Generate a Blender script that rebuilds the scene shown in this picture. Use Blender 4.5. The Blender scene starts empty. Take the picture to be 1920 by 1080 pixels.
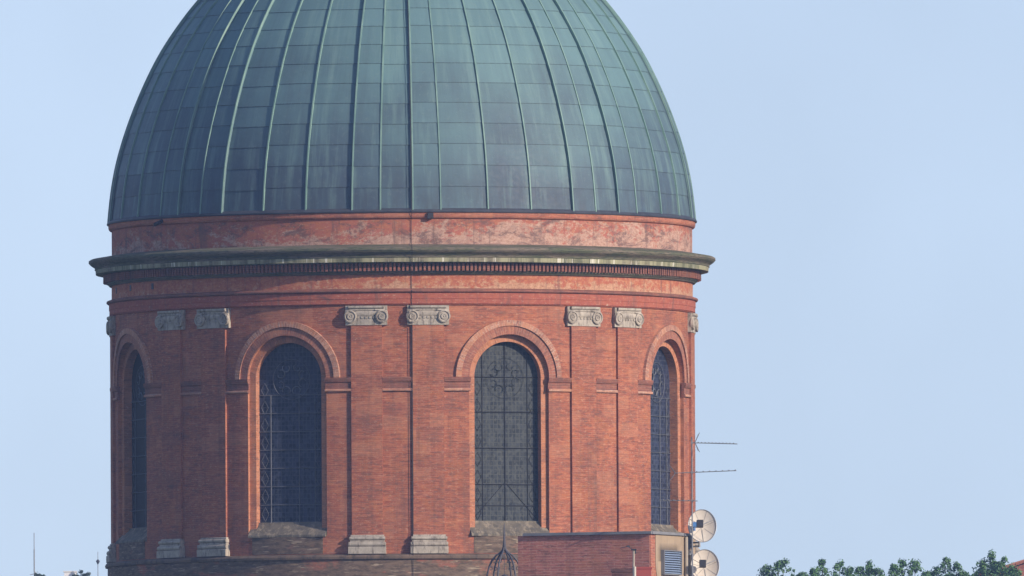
import bpy, math, random
from mathutils import Vector, Matrix
R_ = math.radians
random.seed(7)
C = bpy.context.scene
COL = C.collection

# ------------------------------------------------------------------ camera, sky, sun
cam = bpy.data.cameras.new('camera')
cam.sensor_width = 36.0
cam.lens = 925.6
cam.clip_start = 1.0
cam.clip_end = 60000.0
cam_o = bpy.data.objects.new('camera', cam)
COL.objects.link(cam_o)
cam_o.location = (0, -900, 2.0)
cam_o.matrix_world = (Matrix.Translation((0, -900, 2.0)) @ Matrix.Rotation(-206 / 49365, 4, 'Z')
                      @ Matrix.Rotation(math.pi / 2 + 1861 / 49365, 4, 'X') @ Matrix.Rotation(-0.0052, 4, 'Z'))
C.camera = cam_o

SUN_AZ, SUN_EL = R_(54), R_(21)          # to the right of the viewer, low evening sun behind the camera
w = bpy.data.worlds.new('World')
C.world = w
w.use_nodes = True
wn, wl = w.node_tree.nodes, w.node_tree.links
wn.clear()
sky = wn.new('ShaderNodeTexSky')
sky.sky_type = 'NISHITA'
sky.sun_disc = False
sky.sun_elevation = SUN_EL
sky.sun_rotation = math.pi - SUN_AZ
sky.air_density = 1.0
sky.dust_density = 0.3
sky.ozone_density = 3.0
# the sky is read a little above the true horizon, where it is still blue
geo = wn.new('ShaderNodeTexCoord')
mp = wn.new('ShaderNodeMapping')
mp.inputs['Scale'].default_value = (1, 1, 0.75)
mp.inputs['Location'].default_value = (0, 0, 0.10)
nz = wn.new('ShaderNodeVectorMath')
nz.operation = 'NORMALIZE'
wl.new(geo.outputs['Generated'], mp.inputs[0])
wl.new(mp.outputs[0], nz.inputs[0])
wl.new(nz.outputs[0], sky.inputs[0])
tint = wn.new('ShaderNodeMixRGB')
tint.blend_type = 'MULTIPLY'
tint.inputs[0].default_value = 1.0
tint.inputs[2].default_value = (1.16, 0.915, 0.88, 1)
bg = wn.new('ShaderNodeBackground')
bg.inputs[1].default_value = 0.15
wo = wn.new('ShaderNodeOutputWorld')
wl.new(sky.outputs[0], tint.inputs[1])
veil = wn.new('ShaderNodeTexNoise')
veil.inputs['Scale'].default_value = 45.0
veil.inputs['Detail'].default_value = 3.0
wl.new(geo.outputs['Generated'], veil.inputs['Vector'])
vr = wn.new('ShaderNodeMapRange')
vr.inputs[1].default_value, vr.inputs[2].default_value = 0.35, 0.65
vr.inputs[3].default_value, vr.inputs[4].default_value = 0.95, 1.04
wl.new(veil.outputs['Fac'], vr.inputs[0])
vm = wn.new('ShaderNodeVectorMath')
vm.operation = 'SCALE'
wl.new(tint.outputs[0], vm.inputs[0])
wl.new(vr.outputs[0], vm.inputs['Scale'])
wl.new(vm.outputs[0], bg.inputs[0])
wl.new(bg.outputs[0], wo.inputs[0])

sun = bpy.data.lights.new('sun', 'SUN')
sun.energy = 4.0
sun.angle = R_(0.5)
sun.color = (1.0, 0.86, 0.70)
sun_o = bpy.data.objects.new('sun', sun)
COL.objects.link(sun_o)
sd = Vector((math.sin(SUN_AZ) * math.cos(SUN_EL), -math.cos(SUN_AZ) * math.cos(SUN_EL), math.sin(SUN_EL)))
sun_o.rotation_euler = sd.to_track_quat('Z', 'Y').to_euler()
sun_o.location = sd * 200

C.view_settings.view_transform = 'Standard'
C.view_settings.look = 'None'
C.view_settings.exposure = 0.3
C.view_settings.gamma = 1.0

# ------------------------------------------------------------------ material helpers
class NT:
    def __init__(s, name):
        s.m = bpy.data.materials.new(name)
        s.m.use_nodes = True
        s.n, s.l = s.m.node_tree.nodes, s.m.node_tree.links
        s.p = s.n['Principled BSDF']
    def put(s, sock, v):
        if isinstance(v, bpy.types.NodeSocket):
            s.l.new(v, sock)
        elif isinstance(v, (tuple, list)):
            d = len(sock.default_value)
            sock.default_value = tuple(v)[:d] if len(v) >= d else tuple(v) + (1.0,)
        else:
            sock.default_value = v
    def uv(s):
        return s.n.new('ShaderNodeTexCoord').outputs['UV']
    def obj(s):
        return s.n.new('ShaderNodeTexCoord').outputs['Object']
    def pos(s):
        return s.n.new('ShaderNodeNewGeometry').outputs['Position']
    def attr(s, name):
        a = s.n.new('ShaderNodeAttribute')
        a.attribute_name = name
        return a.outputs['Fac']
    def rnd(s):
        return s.n.new('ShaderNodeObjectInfo').outputs['Random']
    def math(s, op, a, b=0.0):
        m = s.n.new('ShaderNodeMath')
        m.operation = op
        s.put(m.inputs[0], a)
        s.put(m.inputs[1], b)
        return m.outputs[0]
    def scale(s, v, k):
        m = s.n.new('ShaderNodeMapping')
        s.l.new(v, m.inputs[0])
        m.inputs['Scale'].default_value = k
        return m.outputs[0]
    def vadd(s, a, b):
        m = s.n.new('ShaderNodeVectorMath')
        m.operation = 'ADD'
        s.l.new(a, m.inputs[0])
        s.put(m.inputs[1], b)
        return m.outputs[0]
    def sep(s, v):
        m = s.n.new('ShaderNodeSeparateXYZ')
        s.l.new(v, m.inputs[0])
        return m.outputs
    def comb(s, x, y, z=0.0):
        m = s.n.new('ShaderNodeCombineXYZ')
        for i, q in enumerate((x, y, z)):
            s.put(m.inputs[i], q)
        return m.outputs[0]
    def noise(s, v, sc=1.0, det=4.0, rough=0.6, dist=0.0):
        m = s.n.new('ShaderNodeTexNoise')
        s.l.new(v, m.inputs['Vector'])
        m.inputs['Scale'].default_value = sc
        m.inputs['Detail'].default_value = det
        m.inputs['Roughness'].default_value = rough
        m.inputs['Distortion'].default_value = dist
        return m.outputs['Fac']
    def ramp(s, f, lo, hi, a=0.0, b=1.0):
        m = s.n.new('ShaderNodeMapRange')
        s.put(m.inputs[0], f)
        m.inputs[1].default_value = lo
        m.inputs[2].default_value = hi
        m.inputs[3].default_value = a
        m.inputs[4].default_value = b
        return m.outputs[0]
    def mix(s, f, a, b, mode='MIX'):
        m = s.n.new('ShaderNodeMixRGB')
        m.blend_type = mode
        s.put(m.inputs[0], f)
        s.put(m.inputs[1], a)
        s.put(m.inputs[2], b)
        return m.outputs[0]
    def bump(s, h, strength=0.3, dist=0.01):
        m = s.n.new('ShaderNodeBump')
        m.inputs['Strength'].default_value = strength
        m.inputs['Distance'].default_value = dist
        s.l.new(h, m.inputs['Height'])
        s.l.new(m.outputs[0], s.p.inputs['Normal'])
    def out(s, col, rough=0.85, spec=0.3, metal=0.0):
        s.put(s.p.inputs['Base Color'], col)
        s.put(s.p.inputs['Roughness'], rough)
        s.p.inputs['Specular IOR Level'].default_value = spec
        s.p.inputs['Metallic'].default_value = metal
        return s.m

def brick_mat(name, c1, c2, mort, dark=(0.10, 0.07, 0.06), stain=0.35, bw=0.42, rh=0.066, ms=0.009, pale=0.5):
    t = NT(name)
    r = t.rnd()
    uv = t.vadd(t.uv(), t.comb(t.math('MULTIPLY', r, 37.0), t.math('MULTIPLY', r, 13.2)))
    # courses that are no longer quite level
    wv = t.noise(t.scale(uv, (0.9, 2.2, 1)), 1.0, 4, 0.7)
    wuv = t.vadd(uv, t.comb(0.0, t.math('MULTIPLY', t.math('SUBTRACT', wv, 0.5), 0.16)))
    b = t.n.new('ShaderNodeTexBrick')
    t.l.new(wuv, b.inputs['Vector'])
    t.put(b.inputs['Color1'], c1)
    t.put(b.inputs['Color2'], c2)
    t.put(b.inputs['Mortar'], mort)
    b.inputs['Scale'].default_value = 1.0
    b.inputs['Mortar Size'].default_value = ms
    b.inputs['Mortar Smooth'].default_value = 0.3
    b.inputs['Brick Width'].default_value = bw
    b.inputs['Row Height'].default_value = rh
    col = b.outputs['Color']
    # whole courses and runs of bricks that weathered paler or darker
    st = t.noise(t.scale(uv, (1.3, 9.0, 1)), 1.0, 6, 0.8)
    col = t.mix(t.ramp(st, 0.50, 0.60, 0, 0.9 * pale), col, (0.49, 0.20, 0.118))
    col = t.mix(t.ramp(st, 0.48, 0.38, 0, 0.75), col, (0.185, 0.088, 0.066))
    mot = t.noise(t.scale(uv, (3.6, 13.0, 1)), 1.0, 4, 0.8)
    col = t.mix(t.ramp(mot, 0.52, 0.62, 0, 0.9 * pale), col, (0.52, 0.225, 0.135))
    col = t.mix(t.ramp(mot, 0.46, 0.36, 0, 0.8), col, (0.165, 0.092, 0.074))
    ps = t.pos()
    pt_ = t.noise(ps, 1.1, 5, 0.75, 0.6)
    col = t.mix(t.ramp(pt_, 0.51, 0.60, 0, 0.7 * pale + 0.1), col, t.mix(0.55, col, (0.50, 0.20, 0.085)))
    col = t.mix(t.ramp(pt_, 0.48, 0.38, 0, 0.65), col, t.mix(0.5, col, (0.17, 0.095, 0.075)))
    sp = t.noise(t.scale(uv, (7.0, 11.0, 1)), 1.0, 3, 0.8)
    col = t.mix(t.ramp(sp, 0.58, 0.64, 0, 0.8 * pale), col, (0.58, 0.35, 0.25))
    # rebuilt patches of newer brick
    rb = t.n.new('ShaderNodeTexBrick')
    t.l.new(t.vadd(uv, (1.37, 0.61, 0)), rb.inputs['Vector'])
    t.put(rb.inputs['Color1'], (0, 0, 0)); t.put(rb.inputs['Color2'], (1, 1, 1)); t.put(rb.inputs['Mortar'], (0, 0, 0))
    rb.inputs['Scale'].default_value = 1.0
    rb.inputs['Mortar Size'].default_value = 0.0
    rb.inputs['Brick Width'].default_value = 0.93
    rb.inputs['Row Height'].default_value = 0.462
    rv = t.sep(rb.outputs['Color'])[0]
    col = t.mix(t.ramp(rv, 0.78, 0.82, 0, 0.45 * pale), col, (0.52, 0.25, 0.15))
    col = t.mix(t.ramp(rv, 0.16, 0.12, 0, 0.45 * pale), col, (0.22, 0.10, 0.08))
    bl = t.noise(ps, 0.45, 5, 0.65, 0.4)
    col = t.mix(t.ramp(bl, 0.48, 0.60, 0, stain), col, t.mix(1, col, (0.62, 0.66, 0.72), 'MULTIPLY'))
    dr = t.noise(t.scale(ps, (2.2, 2.2, 0.16)), 1.0, 5, 0.7)
    col = t.mix(t.ramp(dr, 0.52, 0.68, 0, stain), col, dark)
    t.bump(b.outputs['Fac'], 0.35, -0.012)
    return t.out(col, 0.9, 0.2)

def plaster_mat(name, base, pale, pale_amt, dark_amt, orange=(0.42, 0.16, 0.085), zlo=None, zhi=None):
    t = NT(name)
    ps, uv = t.pos(), t.uv()
    n1 = t.noise(t.scale(uv, (0.5, 0.9, 1)), 1.0, 8, 0.78, 0.5)
    n2 = t.noise(t.scale(uv, (3.2, 5.0, 1)), 1.0, 7, 0.82, 0.2)
    col = t.mix(t.ramp(n2, 0.44, 0.56), base, orange)
    if zlo is not None:      # flaked plaster survives best low down on the band, and on the right-hand side
        n1 = t.math('ADD', n1, t.ramp(t.sep(uv)[1], zlo, zhi, 0.10, -0.12))
        n1 = t.math('ADD', n1, t.ramp(t.sep(uv)[0], -6.0, 4.0, -0.06, 0.07))
    mask = t.math('ADD', n1, t.math('MULTIPLY', t.math('SUBTRACT', n2, 0.5), 0.9))
    fl = t.noise(t.scale(uv, (8.0, 11.0, 1)), 1.0, 5, 0.8)
    coat = t.mix(t.ramp(fl, 0.42, 0.58), t.mix(1.0, pale, (0.70, 0.66, 0.64), 'MULTIPLY'), pale)
    col = t.mix(t.ramp(mask, 0.60 - pale_amt, 0.66 - pale_amt, 0, 0.85), col, coat)
    n3 = t.noise(t.scale(uv, (0.7, 1.7, 1)), 1.3, 8, 0.8, 0.5)
    n3 = t.math('ADD', n3, t.math('MULTIPLY', t.math('SUBTRACT', fl, 0.5), 0.35))
    col = t.mix(t.ramp(n3, 0.60 - dark_amt, 0.68 - dark_amt, 0, 0.8), col, (0.125, 0.075, 0.07))
    col = t.mix(t.ramp(fl, 0.57, 0.62, 0, 0.5), col, (0.55, 0.38, 0.30))
    col = t.mix(t.ramp(fl, 0.43, 0.37, 0, 0.7), col, (0.22, 0.08, 0.065))
    run = t.noise(t.scale(uv, (2.6, 0.25, 1)), 1.0, 5, 0.75)
    col = t.mix(t.ramp(run, 0.53, 0.64, 0, 0.6), col, (0.14, 0.09, 0.08))
    t.bump(n2, 0.5, 0.02)
    return t.out(col, 0.92, 0.15)

def stone_mat(name, a, b, c, sc=3.0, rough=0.85):
    t = NT(name)
    ps = t.pos()
    n1 = t.noise(ps, sc, 6, 0.7, 0.3)
    n2 = t.noise(t.scale(ps, (1, 1, 0.3)), sc * 2.5, 5, 0.75)
    col = t.mix(t.ramp(n1, 0.42, 0.58), a, b)
    col = t.mix(t.ramp(n2, 0.50, 0.62, 0, 0.85), col, c)
    t.bump(n2, 0.6, 0.03)
    return t.out(col, rough, 0.25)

def flat_mat(name, a, b, sc=4.0, rough=0.6, metal=0.0, spec=0.4):
    t = NT(name)
    n = t.noise(t.obj(), sc, 5, 0.65)
    return t.out(t.mix(t.ramp(n, 0.35, 0.65), a, b), rough, spec, metal)

M = {}
M['brick'] = brick_mat('drum_brick', (0.37, 0.105, 0.056), (0.27, 0.073, 0.044), (0.37, 0.17, 0.11), ms=0.008)
M['jamb'] = brick_mat('jamb_brick', (0.50, 0.20, 0.10), (0.40, 0.15, 0.08), (0.48, 0.27, 0.17), stain=0.25, rh=0.075, bw=0.3, ms=0.008, pale=0.8)
M['arch'] = brick_mat('arch_brick', (0.36, 0.125, 0.085), (0.28, 0.10, 0.07), (0.38, 0.23, 0.17), rh=0.09, bw=0.3)
M['arch_pale'] = brick_mat('arch_pale_brick', (0.52, 0.30, 0.215), (0.36, 0.16, 0.115), (0.60, 0.44, 0.34), rh=0.11, bw=0.4, stain=0.2, pale=0.9)
M['impost'] = brick_mat('impost_brick', (0.27, 0.095, 0.068), (0.19, 0.068, 0.052), (0.30, 0.16, 0.12), stain=0.6, pale=0.15)
M['arch_band'] = plaster_mat('architrave_plaster', (0.33, 0.095, 0.065), (0.58, 0.42, 0.32), -0.085, -0.02, orange=(0.38, 0.12, 0.075))
M['frieze'] = plaster_mat('frieze_plaster', (0.37, 0.115, 0.07), (0.54, 0.33, 0.215), 0.06, -0.05, orange=(0.47, 0.19, 0.10), zlo=35.55, zhi=36.05)
M['attic'] = plaster_mat('attic_plaster', (0.38, 0.13, 0.095), (0.52, 0.36, 0.285), 0.12, 0.09, zlo=37.06, zhi=37.95)
M['ring'] = brick_mat('ring_brick', (0.42, 0.135, 0.08), (0.36, 0.11, 0.07), (0.44, 0.22, 0.14), stain=0.2, rh=0.11)
M['capital'] = stone_mat('capital_stone', (0.35, 0.31, 0.26), (0.45, 0.40, 0.335), (0.17, 0.145, 0.12), 3.2)
M['sill'] = stone_mat('sill_stone', (0.10, 0.090, 0.074), (0.155, 0.135, 0.105), (0.30, 0.25, 0.185), 1.9)
M['lead'] = flat_mat('lead_flashing', (0.035, 0.04, 0.055), (0.06, 0.065, 0.08), 2.0, 0.6)
M['black'] = flat_mat('black_iron', (0.015, 0.016, 0.022), (0.03, 0.03, 0.038), 6.0, 0.6)
M['bar'] = flat_mat('pale_lead_came', (0.085, 0.095, 0.115), (0.13, 0.14, 0.16), 8.0, 0.6)
M['darkbar'] = flat_mat('dark_saddle_bar', (0.02, 0.02, 0.026), (0.035, 0.035, 0.04), 8.0, 0.6)

def cornice_mat():
    t = NT('mossy_cornice_stone')
    ps, uv = t.pos(), t.uv()
    n1 = t.noise(t.scale(uv, (0.5, 2.5, 1)), 1.0, 6, 0.7, 0.3)
    n2 = t.noise(t.scale(uv, (4.0, 22.0, 1)), 1.0, 5, 0.7)
    col = t.mix(t.ramp(n1, 0.43, 0.57), (0.105, 0.115, 0.068), (0.20, 0.165, 0.125))
    col = t.mix(t.ramp(n2, 0.49, 0.60, 0, 0.8), col, (0.055, 0.06, 0.044))
    pr = t.noise(t.scale(uv, (2.8, 0.2, 1)), 1.0, 4, 0.75)
    z = t.sep(ps)[2]
    inband = t.math('MULTIPLY', t.math('GREATER_THAN', z, 36.455), t.math('LESS_THAN', z, 36.60))
    col = t.mix(t.math('MULTIPLY', inband, t.ramp(pr, 0.42, 0.58, 0.15, 0.95)), col, (0.34, 0.33, 0.21))
    sp = t.noise(t.scale(uv, (7.0, 0.2, 1)), 1.0, 2, 0.6)
    col = t.mix(t.math('MULTIPLY', inband, t.ramp(sp, 0.62, 0.66)), col, (0.62, 0.60, 0.50))
    t.bump(n2, 0.5, 0.015)
    return t.out(col, 0.9, 0.2)
M['cornice'] = cornice_mat()

def plinth_mat(cover=0.58):
    t = NT('mossy_plinth_brick')
    ps, uv = t.pos(), t.uv()
    b = t.n.new('ShaderNodeTexBrick')
    t.l.new(uv, b.inputs['Vector'])
    t.put(b.inputs['Color1'], (0.34, 0.115, 0.07))
    t.put(b.inputs['Color2'], (0.26, 0.085, 0.06))
    t.put(b.inputs['Mortar'], (0.32, 0.2, 0.15))
    b.inputs['Scale'].default_value = 1.0
    b.inputs['Mortar Size'].default_value = 0.009
    b.inputs['Brick Width'].default_value = 0.42
    b.inputs['Row Height'].default_value = 0.066
    n = t.noise(t.scale(uv, (0.42, 0.9, 1)), 1.0, 6, 0.72, 0.5)
    n2 = t.noise(t.scale(uv, (3.0, 9.0, 1)), 1.0, 5, 0.7)
    moss = t.mix(t.ramp(n2, 0.42, 0.58), (0.09, 0.072, 0.055), (0.18, 0.135, 0.10))
    col = t.mix(t.ramp(n, cover - 0.06, cover + 0.0, 0.93, 0.15) if cover > 0.55 else t.ramp(n, 0.60, 0.75, 0.95, 0.35), b.outputs['Color'], moss)
    pl = t.noise(t.scale(uv, (1.5, 16.0, 1)), 1.0, 3, 0.6)
    col = t.mix(t.ramp(pl, 0.60, 0.65, 0, 0.8), col, (0.42, 0.34, 0.25))
    t.bump(n2, 0.4, 0.015)
    return t.out(col, 0.92, 0.15)
M['plinth'] = plinth_mat()
M['apron'] = plinth_mat(0.52)

def copper_mat():
    t = NT('patinated_copper')
    uv, ps, pa = t.uv(), t.pos(), t.attr('panel')
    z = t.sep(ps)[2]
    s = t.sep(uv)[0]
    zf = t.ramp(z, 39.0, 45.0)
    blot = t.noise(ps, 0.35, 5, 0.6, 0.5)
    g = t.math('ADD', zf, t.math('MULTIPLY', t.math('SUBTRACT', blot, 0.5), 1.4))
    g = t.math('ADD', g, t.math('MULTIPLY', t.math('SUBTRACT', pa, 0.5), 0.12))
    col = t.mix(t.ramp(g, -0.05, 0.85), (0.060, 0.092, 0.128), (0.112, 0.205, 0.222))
    strk = t.noise(t.comb(t.math('MULTIPLY', s, 2.4), t.math('MULTIPLY', z, 0.22), t.math('MULTIPLY', pa, 0.5)), 1.0, 5, 0.65)
    col = t.mix(t.ramp(strk, 0.50, 0.68, 0, 0.45), col, (0.19, 0.31, 0.29))
    col = t.mix(t.ramp(strk, 0.46, 0.34, 0, 0.2), col, (0.065, 0.088, 0.11))
    shade = t.ramp(pa, 0, 1, 0.92, 1.06)
    col = t.mix(1.0, col, t.comb(shade, shade, shade), 'MULTIPLY')
    f = t.math('FRACT', t.sep(uv)[1])
    wob = t.noise(t.comb(t.math('MULTIPLY', s, 9.0), z, 0), 1.0, 3, 0.6)
    lo = t.math('MULTIPLY', t.ramp(f, 0.035, 0.012), t.ramp(wob, 0.35, 0.6, 0.1, 0.6))
    col = t.mix(lo, col, (0.045, 0.058, 0.066))
    fine = t.noise(ps, 7.0, 5, 0.7)
    col = t.mix(t.ramp(fine, 0.55, 0.75, 0, 0.22), col, (0.23, 0.30, 0.29))
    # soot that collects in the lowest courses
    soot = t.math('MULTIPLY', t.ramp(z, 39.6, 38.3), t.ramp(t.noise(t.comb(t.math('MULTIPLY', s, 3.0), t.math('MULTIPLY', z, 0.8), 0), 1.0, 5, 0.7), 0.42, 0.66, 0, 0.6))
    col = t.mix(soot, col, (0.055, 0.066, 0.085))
    dent = t.noise(t.scale(ps, (1.2, 1.2, 1.2)), 1.0, 3, 0.5)
    t.bump(dent, 0.3, 0.06)
    return t.out(col, t.ramp(fine, 0.4, 0.6, 0.58, 0.7), 0.35)
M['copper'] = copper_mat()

def seam_mat():
    t = NT('seam_copper')
    n = t.noise(t.scale(t.pos(), (2, 2, 0.6)), 1.0, 5, 0.65)
    return t.out(t.mix(t.ramp(n, 0.35, 0.65), (0.12, 0.225, 0.20), (0.22, 0.345, 0.29)), 0.6, 0.4)
M['seam'] = seam_mat()

def glass_mat(name, a, b, c, rough):
    t = NT(name)
    uv = t.uv()
    b_ = t.n.new('ShaderNodeTexBrick')
    t.l.new(uv, b_.inputs['Vector'])
    b_.offset = 0.0
    t.put(b_.inputs['Color1'], (0, 0, 0))
    t.put(b_.inputs['Color2'], (1, 1, 1))
    t.put(b_.inputs['Mortar'], (0.5, 0.5, 0.5))
    b_.inputs['Scale'].default_value = 1.0
    b_.inputs['Mortar Size'].default_value = 0.012
    b_.inputs['Brick Width'].default_value = 0.134
    b_.inputs['Row Height'].default_value = 0.155
    cs = t.sep(b_.outputs['Color'])
    col = t.mix(cs[0], a, b)
    vo = t.n.new('ShaderNodeTexVoronoi')
    t.l.new(t.scale(uv, (3.4, 2.4, 1)), vo.inputs['Vector'])
    vs_ = t.sep(vo.outputs['Color'])
    col = t.mix(t.ramp(vs_[1], 0.6, 0.95, 0, 0.55), col, c)
    col = t.mix(t.math('MULTIPLY', b_.outputs['Fac'], 0.6), col, c)
    n = t.noise(t.scale(uv, (4.0, 1.2, 1)), 1.3, 5, 0.75)
    col = t.mix(t.ramp(n, 0.52, 0.75, 0, 0.6), col, c)
    col = t.mix(t.ramp(n, 0.46, 0.30, 0, 0.7), col, (0.008, 0.009, 0.014))
    t.bump(cs[2], 0.25, 0.01)
    return t.out(col, rough, 0.12)
M['glass'] = glass_mat('stained_glass', (0.006, 0.009, 0.022), (0.032, 0.040, 0.080), (0.075, 0.085, 0.115), 0.35)
M['glass_shaded'] = glass_mat('shaded_stained_glass', (0.003, 0.003, 0.006), (0.008, 0.009, 0.014), (0.014, 0.016, 0.022), 0.6)  # near-black copy of the glass, the unlit window's shade put into its colour
M['glass_grey'] = glass_mat('sunlit_stained_glass', (0.020, 0.026, 0.034), (0.045, 0.054, 0.062), (0.088, 0.096, 0.092), 0.55)  # grey copy of the glass, sunlight and sky reflection put into its colour

# ------------------------------------------------------------------ mesh helpers
class MB:
    def __init__(s):
        s.v, s.f, s.uv, s.at = [], [], [], []
    def add(s, verts, faces, uvs=None, attr=0.0):
        o = len(s.v)
        s.v += [tuple(p) for p in verts]
        for f in faces:
            s.f.append(tuple(i + o for i in f))
            s.uv.append([uvs[i] for i in f] if uvs else [(verts[i][0] + verts[i][1], verts[i][2]) for i in f])
            s.at.append(attr)
    def quad(s, a, b, c, d, uvs=None):
        if uvs is None:
            a_, b_, d_ = Vector(a), Vector(b), Vector(d)
            x, y = (b_ - a_).length, (d_ - a_).length
            uvs = [(0, a_.z), (x, a_.z), (x, a_.z + y), (0, a_.z + y)]
        s.add([a, b, c, d], [(0, 1, 2, 3)], uvs)
    def box(s, c, d, rot=None):
        cx, cy, cz = c
        hx, hy, hz = d[0] / 2, d[1] / 2, d[2] / 2
        vs = [Vector((sx * hx, sy * hy, sz * hz)) for sx in (-1, 1) for sy in (-1, 1) for sz in (-1, 1)]
        if rot is not None:
            vs = [rot @ q for q in vs]
        vs = [q + Vector(c) for q in vs]
        for f in ((0, 1, 3, 2), (4, 6, 7, 5), (0, 4, 5, 1), (2, 3, 7, 6), (0, 2, 6, 4), (1, 5, 7, 3)):
            a, b, c_, d_ = [vs[i] for i in f]
            s.quad(a, b, c_, d_)
    def tube(s, pts, rad, n=6, cap=True):
        pts = [Vector(p) for p in pts]
        rads = rad if isinstance(rad, (list, tuple)) else [rad] * len(pts)
        rings, up = [], None
        for i, p in enumerate(pts):
            d = (pts[min(i + 1, len(pts) - 1)] - pts[max(i - 1, 0)]).normalized()
            ref = Vector((0, 0, 1)) if abs(d.z) < 0.95 else Vector((1, 0, 0))
            a = d.cross(ref).normalized() if up is None else (up - d * up.dot(d)).normalized()
            up = a
            b = d.cross(a)
            rings.append([p + (a * math.cos(q * 2 * math.pi / n) + b * math.sin(q * 2 * math.pi / n)) * rads[i] for q in range(n)])
        vs = [v for r in rings for v in r]
        fs = []
        for i in range(len(pts) - 1):
            for q in range(n):
                fs.append((i * n + q, i * n + (q + 1) % n, (i + 1) * n + (q + 1) % n, (i + 1) * n + q))
        if cap:
            fs.append(tuple(range(n))[::-1])
            fs.append(tuple((len(pts) - 1) * n + q for q in range(n)))
        s.add(vs, fs)
    def lathe(s, prof, a0=-math.pi, a1=math.pi, n=360, ur=10.0):
        """prof runs bottom to top as (radius, z); azimuth 0 faces -y, + is +x"""
        vs, uvs, fs, k = [], [], [], len(prof)
        acc = [0.0]
        for j in range(1, k):
            acc.append(acc[-1] + math.hypot(prof[j][0] - prof[j - 1][0], prof[j][1] - prof[j - 1][1]))
        for i in range(n + 1):
            a = a0 + (a1 - a0) * i / n
            for j, (r, z) in enumerate(prof):
                vs.append((r * math.sin(a), -r * math.cos(a), z))
                uvs.append((a * ur, prof[0][1] + acc[j]))
        for i in range(n):
            for j in range(k - 1):
                p = i * k + j
                fs.append((p, p + k, p + k + 1, p + 1))
        s.add(vs, fs, uvs)
    def lathe_solid(s, prof, a0, a1, n=6, caps=True):
        """closed ring sector: prof is the outer profile bottom to top, closed by end caps"""
        s.lathe(prof, a0, a1, n)
        if caps:
            for a, flip in ((a0, False), (a1, True)):
                vs = [(r * math.sin(a), -r * math.cos(a), z) for r, z in prof]
                uvs = [(r, z) for r, z in prof]
                f = tuple(range(len(prof)))
                s.add(vs, [f[::-1] if flip is False else f], uvs)
    def build(s, name, mat, parent=None, smooth=30, attr=False):
        me = bpy.data.meshes.new(name)
        me.from_pydata(s.v, [], s.f)
        ul = me.uv_layers.new(name='UVMap')
        flat = [c for f in s.uv for q in f for c in q]
        ul.data.foreach_set('uv', flat)
        if attr:
            at = me.attributes.new('panel', 'FLOAT', 'FACE')
            at.data.foreach_set('value', s.at)
        me.materials.append(mat)
        me.update()
        if smooth:
            me.polygons.foreach_set('use_smooth', [True] * len(me.polygons))
            me.set_sharp_from_angle(angle=R_(smooth))
        o = bpy.data.objects.new(name, me)
        COL.objects.link(o)
        if parent is not None:
            o.parent = parent
        return o

def thing(name, label, cat, loc=(0, 0, 0), rz=0.0, group=None):
    o = bpy.data.objects.new(name, None)
    COL.objects.link(o)
    o.location = loc
    o.rotation_euler = (0, 0, rz)
    o['label'] = label
    o['category'] = cat
    if group:
        o['group'] = group
    return o
def structure(o):
    o['kind'] = 'structure'
    return o
def dup(o, parent):
    c = o.copy()
    COL.objects.link(c)
    c.parent = parent
    for ch in list(o.children):
        dup(ch, c)
    return c
def dup_tree(o):
    return dup(o, o.parent)

# ------------------------------------------------------------------ ground and hill
g = MB()
S = 30000
NG = 24
vs = [(-S + 2 * S * i / NG, -S + 2 * S * j / NG, 0) for i in range(NG + 1) for j in range(NG + 1)]
g.add(vs, [(i * (NG + 1) + j, (i + 1) * (NG + 1) + j, (i + 1) * (NG + 1) + j + 1, i * (NG + 1) + j + 1) for i in range(NG) for j in range(NG)])
tg = NT('ground_cover')
gn = tg.noise(tg.pos(), 0.02, 6, 0.7)
structure(g.build('ground', tg.out(tg.mix(tg.ramp(gn, 0.4, 0.6), (0.10, 0.11, 0.06), (0.17, 0.14, 0.11)), 0.95, 0.1), None, 0))

def bump_h(x, y):
    # a broad rise behind the dome on which the far trees and houses stand
    return 24.0 * math.exp(-(((y - 520) / 330.0) ** 2)) - 0.5
hm = MB()
HN, HMm = 60, 40
vs = []
for i in range(HN + 1):
    for j in range(HMm + 1):
        x, y = -900 + 1800 * i / HN, -60 + 1200 * j / HMm
        e = min(1.0, (900 - abs(x)) / 300.0)
        vs.append((x, y, bump_h(x, y) * e - (0.5 if e < 1 else 0)))
hm.add(vs, [(i * (HMm + 1) + j, (i + 1) * (HMm + 1) + j, (i + 1) * (HMm + 1) + j + 1, i * (HMm + 1) + j + 1) for i in range(HN) for j in range(HMm)])
th = NT('hill_grass')
hn = th.noise(th.pos(), 0.06, 6, 0.7)
structure(hm.build('hill', th.out(th.mix(th.ramp(hn, 0.4, 0.6), (0.05, 0.08, 0.03), (0.10, 0.11, 0.05)), 0.95, 0.1), None))

# ------------------------------------------------------------------ the domed rotunda
ROT = thing('domed_rotunda', 'round red brick drum with tall arched windows under a green copper dome', 'church')
OFF = R_(-1.0)                    # the bays are turned a degree to the left
BAY = R_(45)
RW = 9.92                         # wall radius
Z0, ZT = 26.43, 35.03             # wall foot, underside of the architrave
WO, WI = 1.45, 1.21               # outer and inner half widths of a window opening
SPR = 32.58                       # spring line
SILL_O, SILL_I = 27.25, 27.69
PB, PG = 9.69, 9.40               # planes of the recessed band and the glass

TWEAK = R_(-1.5)                 # the window on the far left sits a little off the middle of its bay
def arch_z(s, wdt):
    return SPR + math.sqrt(max(0.0, wdt * wdt - s * s))
NA = 40
def opening_s(wdt):
    return [-wdt * math.cos(math.pi * i / NA) for i in range(NA + 1)]

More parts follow.
